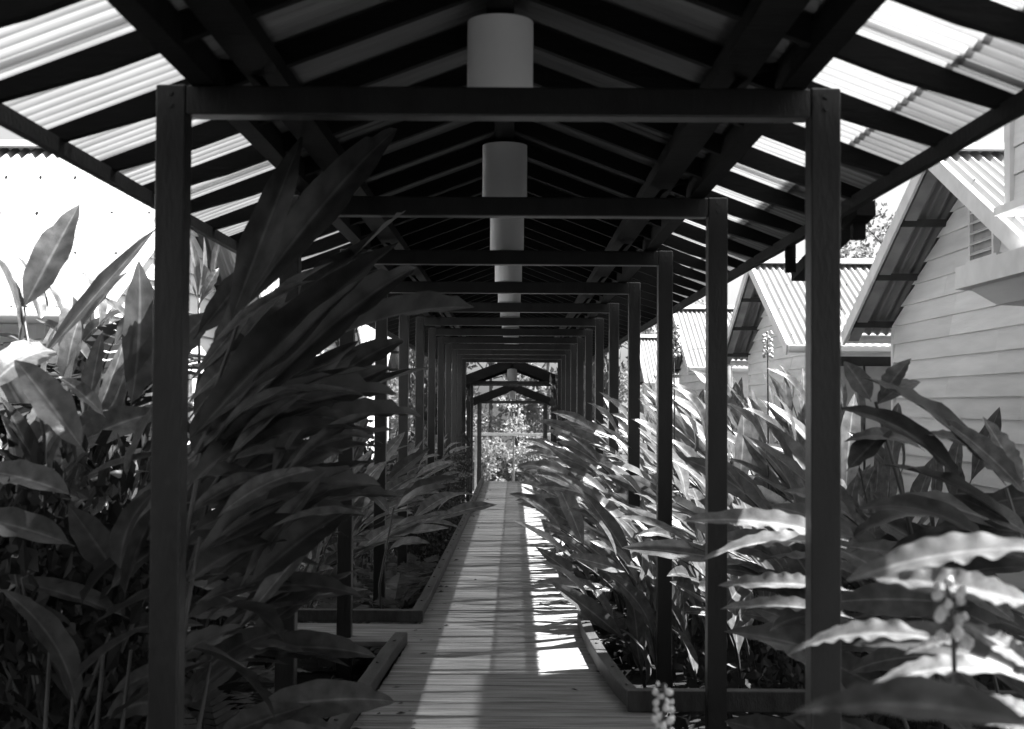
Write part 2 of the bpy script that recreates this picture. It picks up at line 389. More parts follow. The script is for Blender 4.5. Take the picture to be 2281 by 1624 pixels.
# hanging lamp shades
lampm = MB(); N = 32; r = .1225; H = .33
vs = []; fs = []
for rr, zz in ((r, 0), (r, -H), (r-.006, -H), (r-.006, -.004)):
    for i in range(N): vs.append((rr*math.cos(2*math.pi*i/N), rr*math.sin(2*math.pi*i/N), zz))
for k in range(3):
    for i in range(N): fs.append((k*N+i, k*N+(i+1) % N, (k+1)*N+(i+1) % N, (k+1)*N+i))
fs.append(tuple(range(N))); fs.append(tuple(3*N+i for i in range(N-1, -1, -1)))
lampm.add(vs, fs); LM = lampm.mesh('lamp_shade', M_lamp, False)
for p in LM.polygons: p.use_smooth = abs(p.normal.z) < .5
rim = MB(); vs = []; fs = []
for rr, zz in ((.1265, -H-.004), (.1265, -H+.014), (.1235, -H+.014), (.1235, -H-.004)):
    for i in range(N): vs.append((rr*math.cos(2*math.pi*i/N), rr*math.sin(2*math.pi*i/N), zz))
for k in range(4):
    for i in range(N): fs.append((k*N+i, k*N+(i+1) % N, ((k+1) % 4)*N+(i+1) % N, ((k+1) % 4)*N+i))
rim.add(vs, fs); RIMM = rim.mesh('rim', M_under)
rod = MB(); rod.tube([(0, 0, .0), (0, 0, .05)], .04, .04, 12); RODM = rod.mesh('ceiling_mount', M_rafter)
ords = ['nearest', 'second nearest', 'third nearest', 'fourth nearest', 'fifth nearest', 'sixth nearest', 'seventh nearest', 'eighth nearest', 'ninth nearest', 'tenth nearest', 'eleventh nearest']
def lamp(y, z, label):
    t = thing('hanging_lamp', label, 'lamp', (0, y, z), group='cylindrical lamps under the walkway ridge')
    link('lamp_shade', LM, t); link('ceiling_mount', RODM, t); link('rim', RIMM, t)
for i in range(11): lamp(fy(i+1) + .185*SP, CAMZ + 1.425, 'pale cylindrical lamp hanging under the ridge, %s of the row' % ords[i])
lamp(34.85, CAMZ + .93, 'pale cylindrical lamp in the gable of the first lower stepped roof')
lamp(44.85, CAMZ + .50, 'pale cylindrical lamp in the gable of the lowest stepped roof')

# ------------------------------------------------------------ houses
def house(side, yr, xb, xw, xend, hz, half, label, boards=True, vent=False, slope=.48, base=GZ, hood=False, bsp=.19):
    # ridge along x at y=yr, ridge height hz; gable end faces the walkway
    t = thing('weatherboard_house', label, 'house', (0, yr, 0), group='gabled houses beside the walkway')
    tilt = math.atan(slope); L = half/math.cos(tilt)
    c, s = math.cos(tilt), math.sin(tilt)
    n = max(1, int(round((xend-xb)/.8))); wd = (xend-xb)/n
    me = corr(L, wd+.03, .1, .019, M_roof, 'roof_sheet', 6)
    for face in (-1, 1):
        for i in range(n):
            X = Vector((0, face*c, -s)); Y = Vector((side, 0, 0)); Z = Vector((0, face*s, c))
            mm = Matrix.Identity(4)
            for k, v in enumerate((X, Y, Z)):
                for j in range(3): mm[j][k] = v[j]
            mm.translation = (side*(xb+i*wd), 0, hz + .003*(i % 2))
            link('roof_sheet', me, t, mm)
        # barge board and gutter
        mb = MB(); mb.bar((side*(xb-.015), 0, hz-.05), (side*(xb-.015), face*(half+.02), hz-.05-slope*(half+.02)), .03, .16, (0, 0, 1))
        o = link('barge_board', mb.mesh('barge_board', M_trim), t); bevel(o, .004)
        mb = MB(); mb.bar((side*(xb+.10), 0, hz-.06), (side*(xb+.10), face*half, hz-.06-slope*half), .12, .05)
        link('soffit_strip', mb.mesh('soffit_strip', M_under), t)
        ze = hz - slope*half
        mb = MB(); mb.tube([(side*xb, face*(half+.05), ze-.05), (side*xend, face*(half+.05), ze-.05)], .055, .055, 8); link('gutter', mb.mesh('gutter', M_trim, True), t)
        for q in range(1, 4):
            yy = face*half*q/3.4; zz = hz - slope*abs(yy) - .055
            mb = MB(); mb.box(min(side*(xb+.02), side*(xw+.1)), max(side*(xb+.02), side*(xw+.1)), yy-.035, yy+.035, zz-.07, zz)
            link('purlin', mb.mesh('purlin', M_dim), t)
    if boards:
        mb = MB()
        for dd in (.9, 1.82, 2.7):
            for q in range(int((xend-xb)/.3)):
                x_ = side*(xb+.12+q*.3); z_ = hz-slope*dd
                mb.box(x_-.007, x_+.007, -dd-.008, -dd+.008, z_+.005, z_+.028)
        link('roof_screws', mb.mesh('roof_screws', M_bolt), t)
    mb = MB(); mb.bar((side*(xb-.02), -.10, hz-.02), (side*xend, -.10, hz-.02), .24, .02, (0, -s, c)); mb.bar((side*(xb-.02), .10, hz-.02), (side*xend, .10, hz-.02), .24, .02, (0, s, c))
    o = link('ridge_cap', mb.mesh('ridge_cap', M_roof), t); o.location.z = .05
    wh = half - .40; top = hz - .10
    ztop = top - slope*wh
    # wall body (backing) as a gabled prism
    a, b = side*(xw+.03), side*xend
    vs = []
    for x in (a, b): vs += [(x, -wh, base), (x, wh, base), (x, wh, ztop), (x, 0, top), (x, -wh, ztop)]
    mb = MB(); mb.add(vs, [(0, 1, 2, 3, 4), (9, 8, 7, 6, 5), (0, 5, 6, 1), (1, 6, 7, 2), (2, 7, 8, 3), (3, 8, 9, 4), (4, 9, 5, 0)])
    link('wall', mb.mesh('wall', M_board), t)
    z = base
    while boards and z < top - .06:
        z2 = min(z + bsp, top-.02)
        def hw(q): return wh if q <= ztop else max((top-q)/slope, .02)
        h1, h2 = hw(z), hw(z2)
        xo, xi = side*(xw-.022), side*(xw+.016)
        xq = side*(xw+.03)
        c_ = random.Random(int(z*1000)+int(yr)).uniform(-.6, .6)*h2
        for (l1, l2, r1, r2) in ((-h1, -h2, c_-.0015, c_-.0015), (c_+.0015, c_+.0015, h1, h2)):
            o_ = U(-.0015, .0015)*side
            mb = MB(); mb.add([(xo+o_, l1, z), (xo+o_, r1, z), (xi+o_, r2, z2), (xi+o_, l2, z2), (xq, l1, z), (xq, r1, z), (xq, r2, z2), (xq, l2, z2)],
                          [(0, 1, 2, 3), (4, 7, 6, 5), (0, 4, 5, 1), (1, 5, 6, 2), (2, 6, 7, 3), (3, 7, 4, 0)])
            link('weatherboard', mb.mesh('weatherboard', M_board), t)
        z += bsp
    for face in (-1, 1):
        mb = MB(); mb.box(min(side*(xw-.02), side*(xw+.04)), max(side*(xw-.02), side*(xw+.04)), face*wh-.04, face*wh+.04, base, ztop-.02)
        link('corner_board', mb.mesh('corner_board', M_trim), t)
    if vent:
        v = bpy.data.objects.new('louvre_vent', None); COL.objects.link(v); v.parent = t; v.location = (side*(xw-.03), -.25, hz-.98)
        for (y0, y1, z0, z1) in ((-.33, -.28, -.02, .60), (.28, .33, -.02, .60), (-.33, .33, .60, .65), (-.40, .40, -.09, -.02)):
            mb = MB(); mb.box(-.03, .03, y0, y1, z0, z1); o = link('vent_frame', mb.mesh('vent_frame', M_trim), v)
        for k in range(6):
            mb = MB(); mb.bar((0, -.28, .05+k*.095), (0, .28, .05+k*.095), 0.095, .012, (-side*.55, 0, .8)); link('louvre_blade', mb.mesh('louvre_blade', M_trim), v)
        mb = MB(); mb.box(.012*side-.01, .012*side+.01, -.28, .28, -.02, .60); link('vent_back', mb.mesh('vent_back', M_under), v)
    return t
H1 = house(1, 12.37, 3.85, 4.3, 10.5, 3.95, 3.15, 'nearest right pale weatherboard house with louvre vent in its gable', vent=True, bsp=.2)
house(1, 21.5, 3.8, 4.25, 10.5, 3.88, 3.0, 'second right weatherboard house, its white ribbed roof between the walkway posts')
house(1, 31.2, 3.7, 4.2, 11, 3.85, 3.0, 'third right house whose small white roof shows past the palm')
house(1, 41.5, 3.8, 4.25, 11, 3.7, 3.0, 'furthest right house, a sliver of white roof beside the far posts', boards=False)
house(-1, 12.6, 2.75, 3.2, 11, 3.97, 3.65, 'nearest left house with big sunlit white roof behind the ginger leaves', bsp=.2)
house(-1, 22.5, 2.75, 3.2, 11, 3.85, 3.0, 'second left house glimpsed between the left hand posts')
house(-1, 32.3, 2.75, 3.2, 11, 3.85, 3.0, 'third left house, furthest on the left side of the walkway', boards=False)

# box hood on the nearest right house
hood = bpy.data.objects.new('window_hood', None); COL.objects.link(hood); hood.parent = H1; hood.location = (0, -12.37, 0)
mb = MB()
xa, xb_, ya, yb = 3.27, 4.25, 8.3, 10.4
zt, zb = CAMZ+1.02, CAMZ+.86
mb.add([(xa, ya, zb-.0), (xb_, ya, zb), (xb_, yb, zb), (xa, yb-.55, zb), (xa, ya, zt), (xb_, ya, zt+.28), (xb_, yb, zt+.28), (xa, yb-.55, zt)],
       [(3, 2, 1, 0), (4, 5, 6, 7), (0, 1, 5, 4), (1, 2, 6, 5), (2, 3, 7, 6), (3, 0, 4, 7)])
link('hood_box', mb.mesh('hood_box', M_trim), hood)
mb = MB(); mb.add([(xa+.25, ya, zb-.12), (xb_, ya, zb-.12), (xb_, yb-.3, zb-.12), (xa+.25, yb-.7, zb-.12), (xa+.08, ya, zb-.002), (xb_, ya, zb-.002), (xb_, yb-.1, zb-.002), (xa+.08, yb-.62, zb-.002)],
       [(3, 2, 1, 0), (0, 1, 5, 4), (1, 2, 6, 5), (2, 3, 7, 6), (3, 0, 4, 7)])
link('hood_soffit', mb.mesh('hood_soffit', M_board), hood)

# tall wing at the right edge
tw = thing('two_storey_wing', 'tall pale weatherboard wing at the right edge of the picture above the boxed hood', 'house')
tx0, tx1, ty0, ty1, tz0, tz1 = 3.62, 8.5, 6.75, 9.72, CAMZ+1.46, 6.45
mb = MB(); mb.box(tx0+.03, tx1, ty0, ty1-.03, tz0, tz1); link('wall', mb.mesh('wall', M_board), tw)
mb = MB(); mb.box(4.4, 8.3, 7.2, 9.2, GZ, tz0-.002); link('lower_wall', mb.mesh('lower_wall', M_board), tw)
z = tz0
while z < tz1-.1:
    mb = MB(); mb.bar((tx0+.01, ty0, z+.1), (tx0+.01, ty1, z+.1), .02, .19, (.06, 0, 1)); link('weatherboard', mb.mesh('weatherboard', M_board), tw); z += .2
mb = MB(); mb.box(tx0-.03, tx0+.07, ty1-.10, ty1+.01, tz0-.01, tz1-.02); link('corner_board', mb.mesh('corner_board', M_trim), tw)
mb = MB(); mb.box(tx0-.09, tx0+.3, ty0, ty1+.06, tz0-.07, tz0-.012); link('ledge', mb.mesh('ledge', M_trim), tw)
mb = MB(); mb.add([(tx0-.2, ty0-.2, tz1+.0), (tx0-.2, ty1+.1, tz1), (tx1, ty1+.1, tz1), (tx1, ty0-.2, tz1), (tx0+1.5, (ty0+ty1)/2, tz1+.6), (tx1, (ty0+ty1)/2, tz1+.6)],
       [(0, 3, 2, 1), (0, 1, 4), (1, 2, 5, 4), (2, 3, 5), (3, 0, 4, 5)]); link('roof', mb.mesh('roof', M_roof), tw)

# low verandah between the right houses
sh = thing('verandah', 'low verandah with short ribbed roof tucked behind the nearest right house', 'verandah', (4.3, 16.2, 0))
me = corr(1.3, 2.4, .1, .014, M_roof, 'roof_sheet', 6)
mm = Matrix(((0, 1, 0, -.45), (-.93, 0, -.37, 1.0), (-.37, 0, .93, CAMZ+1.18-.02), (0, 0, 0, 1)))
link('roof_sheet', me, sh, mm)
mb = MB(); mb.box(-.3, 2.2, .4, .45, GZ, CAMZ+.62); link('wall', mb.mesh('wall', M_dim), sh)
for k in range(7):
    mb = MB(); mb.box(-.3+k*.36, -.3+k*.36+.33, .36, .398, GZ, CAMZ+.50); link('panel', mb.mesh('panel', M_under), sh)
mb = MB(); mb.box(-.4, 2.2, -.22, -.18, CAMZ+.66, CAMZ+.72); link('fascia', mb.mesh('fascia', M_trim), sh)

# ------------------------------------------------------------ leaves
def leaf_mesh(name, m, bend=.6, wave=.0, waves=9, fold=.25, nu=6, nv=16, wr=.22, seed=0, twist=0, pw=.75, petiole=.06):
    rs = random.Random(seed)
    # spine in YZ plane: starts steep, curves down
    pts = [Vector((0, 0, 0))]; a0 = bend/2
    for i in range(nv):
        a = a0 - bend*((i+.5)/nv); pts.append(pts[-1] + Vector((0, math.cos(a), math.sin(a)))/nv)
    ln = pts[-1].length; pts = [p/ln for p in pts]
    vs = []; uvs = []; fs = []; ph = rs.uniform(0, 6)
    for i, p in enumerate(pts):
        v = i/nv
        if v < petiole: wv = .04
        else:
            q = (v-petiole)/(1-petiole); wv = max(.012, math.sin(math.pi*q**pw)**.8 * (1-.12*q))
        wv *= wr/2
        d = (pts[min(i+1, nv)] - pts[max(i-1, 0)]).normalized(); nrm = Vector((0, -d.z, d.y))
        tw_ = twist*v
        for j in range(nu+1):
            u = 2*j/nu - 1
            x = u*wv*(1 + (wave*.5*math.sin(waves*6.28*v+ph+1.5) if abs(u) > .9 else 0))
            z = abs(u)*fold*wv + wave*wr*.5*u*u*(.6+.4*math.sin(7*v+2*ph+(2 if u > 0 else 0)))*math.sin(waves*6.28*v + 2.6*math.sin(7*v+ph) + ph + (1.9 if u > 0 else 0)) * min(1, 6*v, 5*(1-v)+.1)
            xx = x*math.cos(tw_) - z*math.sin(tw_); zz = x*math.sin(tw_) + z*math.cos(tw_)
            vs.append(p + Vector((xx, 0, 0)) + nrm*zz); uvs.append(((u+1)/2, v))
    for i in range(nv):
        for j in range(nu):
            a = i*(nu+1)+j; fs.append((a, a+1, a+nu+2, a+nu+1))
    me = bpy.data.meshes.new(name); me.from_pydata([tuple(v) for v in vs], [], fs)
    ul = me.uv_layers.new(name='uv')
    for lp in me.loops: ul.data[lp.index].uv = uvs[lp.vertex_index]
    me.materials.append(m); me.shade_smooth(); me.update(); return me
LG = [leaf_mesh('leaf', M_leaf, b, .10+.05*(i % 2), 4+i % 3, .4, 4, 9, .235, i, t*.6, .9) for i, (b, t) in enumerate([(.3, .2), (.6, -.3), (.9, .3), (1.2, -.2), (.7, .5), (1.5, 0), (.15, -.4), (1.0, .6)])]
LB = [leaf_mesh('leaf', M_leafdark, b, .12, 3+i, .4, 6, 18, .24, 20+i, t, .85) for i, (b, t) in enumerate([(.3, .3), (.7, -.3), (1.1, .4), (.5, .8)])]
LP = [leaf_mesh('leaf', M_leaf, b, .12, 3+i, .45, 6, 18, .26, 60+i, t, .85) for i, (b, t) in enumerate([(.3, .5), (.7, -.5), (1.1, .4)])]
LW = [leaf_mesh('leaf', M_crinkle, b, .15, 6+i, .3, 8, 44, .24, 40+i, t, .85) for i, (b, t) in enumerate([(.5, .2), (.9, -.2), (.3, .4)])]
def leaf_matrix(base, tip, wf=1.0, roll=0.0, up=Vector((0, 0, 1))):
    b = Vector(base); t = Vector(tip); y = t-b; L = y.length; y.normalize()
    x = y.cross(up)
    if x.length < .15: x = y.cross(Vector((0, -1, .2)))
    x.normalize(); z = x.cross(y)
    q = Matrix.Rotation(roll, 3, y); x = q @ x; z = q @ z
    mm = Matrix.Identity(4)
    for k, v in enumerate((x*L*wf, y*L, z*L)):
        for j in range(3): mm[j][k] = v[j]
    mm.translation = b; return mm
# plant prototypes: lists of (name, mesh, local matrix)
def ginger_proto(seed, canes=8, height=1.8, lean=.98, leaf=.66, wf=1.0, spread=.35, leaves=LG, lo=.28, bias=-.55):
    rs = random.Random(seed); out = []
    for c in range(canes):
        bx, by = rs.uniform(-spread, spread), rs.uniform(-spread, spread)
        h = height*rs.uniform(.6, 1.1); az = rs.gauss(0, .45); ln = lean*rs.uniform(.5, 1.25)
        pts = []
        for i in range(9):
            t = i/8; out_ = ln*t**2.1
            pts.append(Vector((bx + out_*math.cos(az), by + out_*math.sin(az), h*(t - .16*t**3*ln))))
        mb = MB(); mb.tube(pts, .013, .005, 5); out.append(('stem', mb.mesh('stem', M_stem, True), Matrix.Identity(4)))
        nl = int(rs.uniform(6, 9)); sd = rs.choice((-1, 1))
        for k in range(nl):
            t = lo + (1-lo)*k/(nl-1); f = t*8; i = min(int(f), 7); p = pts[i].lerp(pts[i+1], f-i); d = (pts[i+1]-pts[i]).normalized()
            side = d.cross(Vector((math.sin(az), -math.cos(az), .3))).normalized() if rs.random() < .3 else d.cross(Vector((0, 0, 1))).normalized()
            sd = -sd
            w_ = rs.uniform(.2, .6)
            q = (d + side*sd*w_ + Vector((0, 0, rs.uniform(-.35, .15)))).normalized()
            if k == nl-1: q = d
            L = leaf*rs.uniform(.65, 1.15)*(1 - .25*abs(t-.6))
            out.append(('leaf', rs.choice(leaves), leaf_matrix(p, p+q*L, wf*rs.uniform(.8, 1.2), rs.gauss(bias, .45))))
    return out
def place(proto, name, label, cat, loc, rz=0, sc=1.0, group=None):
    t = thing(name, label, cat, loc, rz, group); t.scale = (sc, sc, sc)
    for nm, me, mm in proto: link(nm, me, t, mm)
    return t
GP = [ginger_proto(s) for s in (1, 2, 3)]
GPLEFT = [ginger_proto(s+30, bias=.55) for s in (1, 2, 3)]
GPL = [ginger_proto(s, canes=7, height=1.1, lean=.6, leaf=.6, lo=.15) for s in (11, 12)]
GPU = [ginger_proto(s, canes=8, height=2.1, lean=.35, leaf=.66) for s in (21, 22)]

def posname(y):
    for lim, nm in ((7, 'near the front'), (10, 'beside the second bay'), (12.6, 'beside the third bay'), (15, 'beside the fourth bay'), (17.5, 'beside the fifth bay'), (21, 'by the middle posts'), (25, 'by the far posts'), (40, 'at the far end')):
        if y < lim: return nm
REG = {}
def bay(o, kind, side, y):
    n = int((y/SP) - .9); REG.setdefault((kind, side, n), []).append((y, abs(o.location.x), o))
def finish_labels():
    od = ['zeroth', 'first', 'second', 'third', 'fourth', 'fifth', 'sixth', 'seventh', 'eighth', 'ninth', 'tenth', 'eleventh', 'twelfth', 'thirteenth']
    for (kind, side, n), L in REG.items():
        L.sort(key=lambda q: q[0])
        loc = 'just ahead of the first %s post' % side if n < 1 else ('past the last %s post' % side if n >= 12 and y < 30.5 else 'beside the lower steps on the %s' % side if n >= 12 and y < 33 else 'before the lower stepped roof on the %s' % side if n >= 12 else 'between the %s and %s %s posts' % (od[n], od[n+1], side))
        for i, (y, x, o) in enumerate(L):
            rank = '' if len(L) == 1 else ('nearest ' if i == 0 else ('farthest ' if i == len(L)-1 else ['', 'second ', 'third ', 'fourth ', 'fifth '][i]))
            o['label'] = rank + kind + ' ' + loc
k = 0
# right-hand gingers arching over the boardwalk
rows = [(2.4, 8.5, 1.0), (1.9, 10.3, .9), (2.0, 11.2, 1.05), (1.75, 12.3, 1.0), (2.1, 13.2, 1.1), (1.75, 14.2, .95), (2.15, 15.6, 1.05), (1.95, 16.9, .95), (2.05, 18.6, .95), (2.0, 20.4, .9), (2.05, 22.0, .95), (1.95, 23.8, .85), (2.0, 25.6, .85), (1.95, 27.4, .8), (2.5, 9.4, 1.1), (2.7, 12.0, 1.15), (2.6, 14.6, 1.15)]
for i, (x, y, sc) in enumerate(rows):
    bay(place(GP[i % 3], 'ginger_plant', None, 'plant', (x, y, GZ), math.pi + U(-.4, .4), sc, 'ginger clumps along the right side'), 'sunlit ginger clump arching left towards the deck', 'right', y)
for i, (x, y, sc) in enumerate([(1.35, 9.9, 1.05), (1.35, 11.0, 1.05), (1.3, 12.3, 1.0), (1.3, 13.9, .95), (1.3, 15.8, 1.0), (1.3, 18, .9)]):
    bay(place(GPL[i % 2], 'ginger_plant', None, 'plant', (x, y, GZ), math.pi + U(-.5, .5), sc, 'low ginger clumps at the right edge'), 'low ginger clump hanging over the deck edge', 'right', y)
for i, (x, y, sc) in enumerate([(2.7, 9.2, .9), (2.9, 11.2, .95), (2.6, 12.8, .95), (3.1, 14.6, 1.0), (2.8, 17, 1.0), (3.1, 19.5, 1.0), (2.7, 22.3, 1.1), (2.8, 25.5, 1.1)]):
    bay(place(GPU[i % 2], 'ginger_plant', None, 'plant', (x, y, GZ), math.pi + U(-1, 1), sc, 'upright gingers in front of the right houses'), 'tall upright ginger standing outside', 'right', y)
# left
for i, (x, y, sc) in enumerate([(-1.9, 11.5, .85), (-2.0, 13.3, .95), (-2.0, 15.6, .85), (-2.1, 18.2, .85), (-2.1, 20.8, .85), (-2.1, 23.4, .8), (-2.1, 26, .8)]):
    bay(place(GPLEFT[i % 3], 'ginger_plant', None, 'plant', (x, y, GZ), U(-.4, .4), sc, 'ginger clumps along the left side'), 'shaded ginger clump arching right', 'left', y)
for i, (x, y, sc) in enumerate([(-3.1, 8.3, 1.12), (-3.3, 9.3, 1.15), (-2.8, 9.9, 1.1), (-2.5, 7.0, 1.0), (-2.9, 9.0, 1.05), (-2.5, 10.9, .95), (-2.6, 14, 1.0), (-2.5, 17.5, 1.0)]):
    bay(place(GPU[i % 2], 'ginger_plant', None, 'plant', (x, y, GZ), U(-1, 1), sc, 'upright gingers in front of the left houses'), 'tall upright ginger standing outside', 'left', y)

# hand-placed foreground plants: (base px, base py, tip px, tip py, width px, depth base, depth tip, mesh set, roll)
def key_plant(label, stems, leaves, sets, group='large ginger plants in the foreground'):
    b = at(*stems[0][0]); t = thing('broad_leaf_plant', label, 'plant', (b.x, b.y, GZ), group=None)
    inv = Matrix.Translation((-b.x, -b.y, -GZ))
    for st in stems:
        P = [inv @ at(*q) for q in st]
        mb = MB(); mb.tube(P, .014, .007, 7); link('stem', mb.mesh('stem', M_stem, True), t)
    for lf in leaves:
        bx, by, tx, ty, wpx, d0, d1, st, idx, roll = lf
        a = at(bx, by, d0); c = at(tx, ty, d1); L = (c-a).length
        me = sets[st][idx % len(sets[st])]
        wr = .235 if st == 'g' else .24
        wf = (wpx*(d0+d1)/2/F)/(wr*L)
        link('leaf', me, t, inv @ leaf_matrix(a, c, wf, roll))
    return t
SETS = {'p': LP, 'g': LG, 'b': LB, 'w': LW}
key_plant('great dark ginger sweeping up right from behind the left front post', 
  [((330, 1900, 5.2), (380, 1500, 5.2), (420, 1200, 5.3), (470, 900, 5.4), (540, 690, 5.5)),
   ((300, 1900, 5.6), (400, 1400, 5.6), (470, 1100, 5.6), (600, 900, 5.7), (700, 780, 5.8)),
   ((350, 1900, 5.0), (400, 1600, 5.0), (420, 1380, 5.0), (450, 1200, 5.1))],
  [(410, 1000, 885, 540, 120, 5.2, 6.2, 'b', 0, .6), (500, 970, 925, 597, 80, 5.3, 6.2, 'b', 1, .7), (505, 740, 668, 302, 85, 5.4, 5.7, 'b', 0, .9),
   (520, 720, 880, 285, 90, 5.5, 6.3, 'b', 1, .8), (600, 830, 1055, 685, 45, 5.7, 6.6, 'b', 3, .3), (410, 990, 830, 822, 80, 5.2, 6.2, 'b', 0, .5),
   (405, 1040, 885, 880, 100, 5.2, 6.2, 'b', 1, .5), (400, 1110, 780, 947, 90, 5.1, 6.0, 'b', 2, .4), (415, 1262, 850, 1082, 100, 5.1, 6.2, 'b', 1, .5),
   (410, 1312, 665, 1232, 90, 5.0, 5.6, 'b', 2, .4), (410, 1387, 640, 1432, 80, 5.0, 5.6, 'b', 2, .2), (400, 1440, 620, 1600, 80, 5.0, 5.5, 'b', 1, .2),
   (470, 1180, 840, 1030, 95, 5.4, 6.2, 'b', 0, .5), (430, 900, 740, 640, 100, 5.5, 6.3, 'b', 3, .7), (560, 900, 860, 700, 90, 5.9, 6.6, 'b', 2, .6),
   (380, 1200, 620, 980, 110, 5.6, 6.2, 'b', 0, .5), (370, 1340, 560, 1150, 110, 5.6, 6.1, 'b', 3, .5), (430, 760, 560, 590, 70, 5.9, 6.4, 'b', 1, .9),
   (370, 1100, 700, 1150, 90, 5.3, 6.0, 'b', 2, .3), (380, 1500, 560, 1420, 90, 5.4, 5.8, 'b', 2, .3), (620, 780, 900, 470, 60, 6.1, 6.8, 'b', 3, .6),
   (450, 1080, 800, 760, 110, 5.7, 6.4, 'b', 0, .6), (500, 1100, 870, 820, 90, 5.9, 6.6, 'b', 1, .5), (460, 1200, 760, 1100, 90, 5.6, 6.1, 'b', 3, .4), (420, 940, 650, 760, 120, 6.0, 6.5, 'b', 2, .7),
   (440, 1160, 700, 900, 120, 5.9, 6.4, 'b', 0, .7), (600, 1020, 940, 930, 70, 6.0, 6.8, 'b', 1, .4), (640, 960, 960, 820, 70, 6.2, 6.9, 'b', 0, .4), (400, 1290, 720, 1330, 90, 5.4, 6.0, 'b', 1, .3),
   (650, 700, 830, 560, 60, 6.2, 6.6, 'b', 2, .6), (480, 860, 640, 640, 90, 6.1, 6.4, 'b', 0, .9),
   (560, 1130, 850, 1000, 90, 6.0, 6.5, 'b', 2, .5), (580, 1060, 880, 960, 80, 6.2, 6.7, 'b', 3, .5), (520, 1210, 820, 1150, 90, 5.8, 6.3, 'b', 1, .4), (590, 960, 800, 780, 110, 6.2, 6.5, 'b', 0, .7),
   (540, 870, 700, 700, 110, 6.2, 6.4, 'b', 3, .8), (640, 1150, 900, 1110, 60, 6.4, 6.8, 'b', 1, .4), (410, 1220, 640, 1180, 110, 5.4, 5.8, 'b', 0, .5), (690, 900, 900, 760, 70, 6.4, 6.8, 'b', 1, .6),
   (420, 1020, 600, 860, 120, 5.9, 6.2, 'b', 1, .7), (380, 820, 470, 700, 90, 6.0, 6.1, 'b', 2, .8)], SETS)
key_plant('tall ginger with pale upright leaf left of the left front post',
  [((60, 1900, 6.25), (85, 1400, 6.25), (105, 1120, 6.25), (100, 980, 6.25), (45, 690, 6.25)),
   ((150, 1900, 6.65), (195, 1450, 6.65), (260, 1230, 6.65), (330, 1060, 6.78), (350, 950, 6.92)),
   ((20, 1900, 6.52), (60, 1500, 6.52), (150, 1250, 6.52))],
  [(45, 700, 170, 460, 75, 6.25, 6.52, 'p', 0, 1.0), (40, 790, -30, 560, 90, 6.25, 6.12, 'p', 1, -.9), (80, 820, 345, 510, 34, 6.38, 6.78, 'g', 6, .9),
   (290, 920, 305, 585, 125, 7.05, 7.18, 'b', 0, 1.1), (125, 790, -30, 880, 90, 6.25, 5.85, 'p', 2, -.4), (105, 1115, 0, 890, 70, 6.25, 6.12, 'b', 0, -.8),
   (100, 1130, -30, 1000, 80, 6.25, 5.99, 'b', 1, -.7), (105, 1200, 335, 1055, 60, 6.38, 6.78, 'p', 2, .5), (300, 1210, -15, 1330, 85, 6.65, 5.85, 'w', 2, -.3),
   (130, 1420, -15, 1495, 65, 6.38, 5.99, 'b', 2, -.2), (130, 1660, -40, 1555, 120, 5.99, 5.72, 'p', 1, -.3), (235, 935, 130, 845, 70, 6.52, 6.38, 'p', 3, -.6),
   (100, 1060, 250, 920, 90, 6.52, 6.92, 'b', 1, .6), (70, 1240, -20, 1130, 90, 6.65, 6.38, 'b', 0, -.6), (200, 1440, 330, 1330, 80, 6.92, 7.05, 'b', 1, .4),
   (90, 1550, 280, 1480, 90, 6.65, 6.92, 'b', 2, .3), (260, 1000, 330, 760, 90, 7.45, 7.45, 'b', 3, .9), (170, 1180, 120, 960, 90, 7.32, 7.32, 'b', 1, -.8), (30, 1050, 170, 870, 100, 7.71, 7.85, 'p', 0, .7),
   (20, 1680, 150, 1420, 110, 7.45, 7.45, 'b', 0, .7), (240, 1700, 330, 1500, 100, 7.32, 7.32, 'b', 3, .7)], SETS)
key_plant('small ginger with broad pale leaves reaching over the left deck edge', [((860, 1600, 10.8), (850, 1300, 10.8), (880, 1130, 10.8))],
  [(885, 1135, 1035, 1065, 46, 10.8, 11.0, 'b', 2, .6), (880, 1140, 1000, 1085, 40, 10.8, 10.6, 'b', 1, .5), (870, 1180, 985, 1150, 36, 10.8, 10.6, 'b', 0, .5), (860, 1080, 960, 1000, 40, 10.8, 11, 'b', 0, .7), (870, 1150, 800, 1090, 40, 10.8, 10.8, 'b', 2, -.5), (865, 1230, 960, 1210, 34, 10.8, 10.5, 'b', 1, .5)], SETS)
key_plant('young plant with upright narrow leaves behind the left front post', [((440, 1500, 8.5), (445, 900, 8.5), (440, 660, 8.5))],
  [(438, 665, 415, 520, 22, 8.5, 8.5, 'g', 0, 1.2), (442, 665, 450, 530, 24, 8.5, 8.6, 'g', 6, 1.2), (445, 670, 485, 600, 24, 8.5, 8.6, 'g', 1, .9), (436, 670, 400, 610, 22, 8.5, 8.4, 'g', 0, -.9), (470, 640, 492, 510, 18, 8.6, 8.6, 'g', 0, 1.2), (440, 690, 480, 650, 20, 8.5, 8.5, 'g', 2, .5)], SETS)
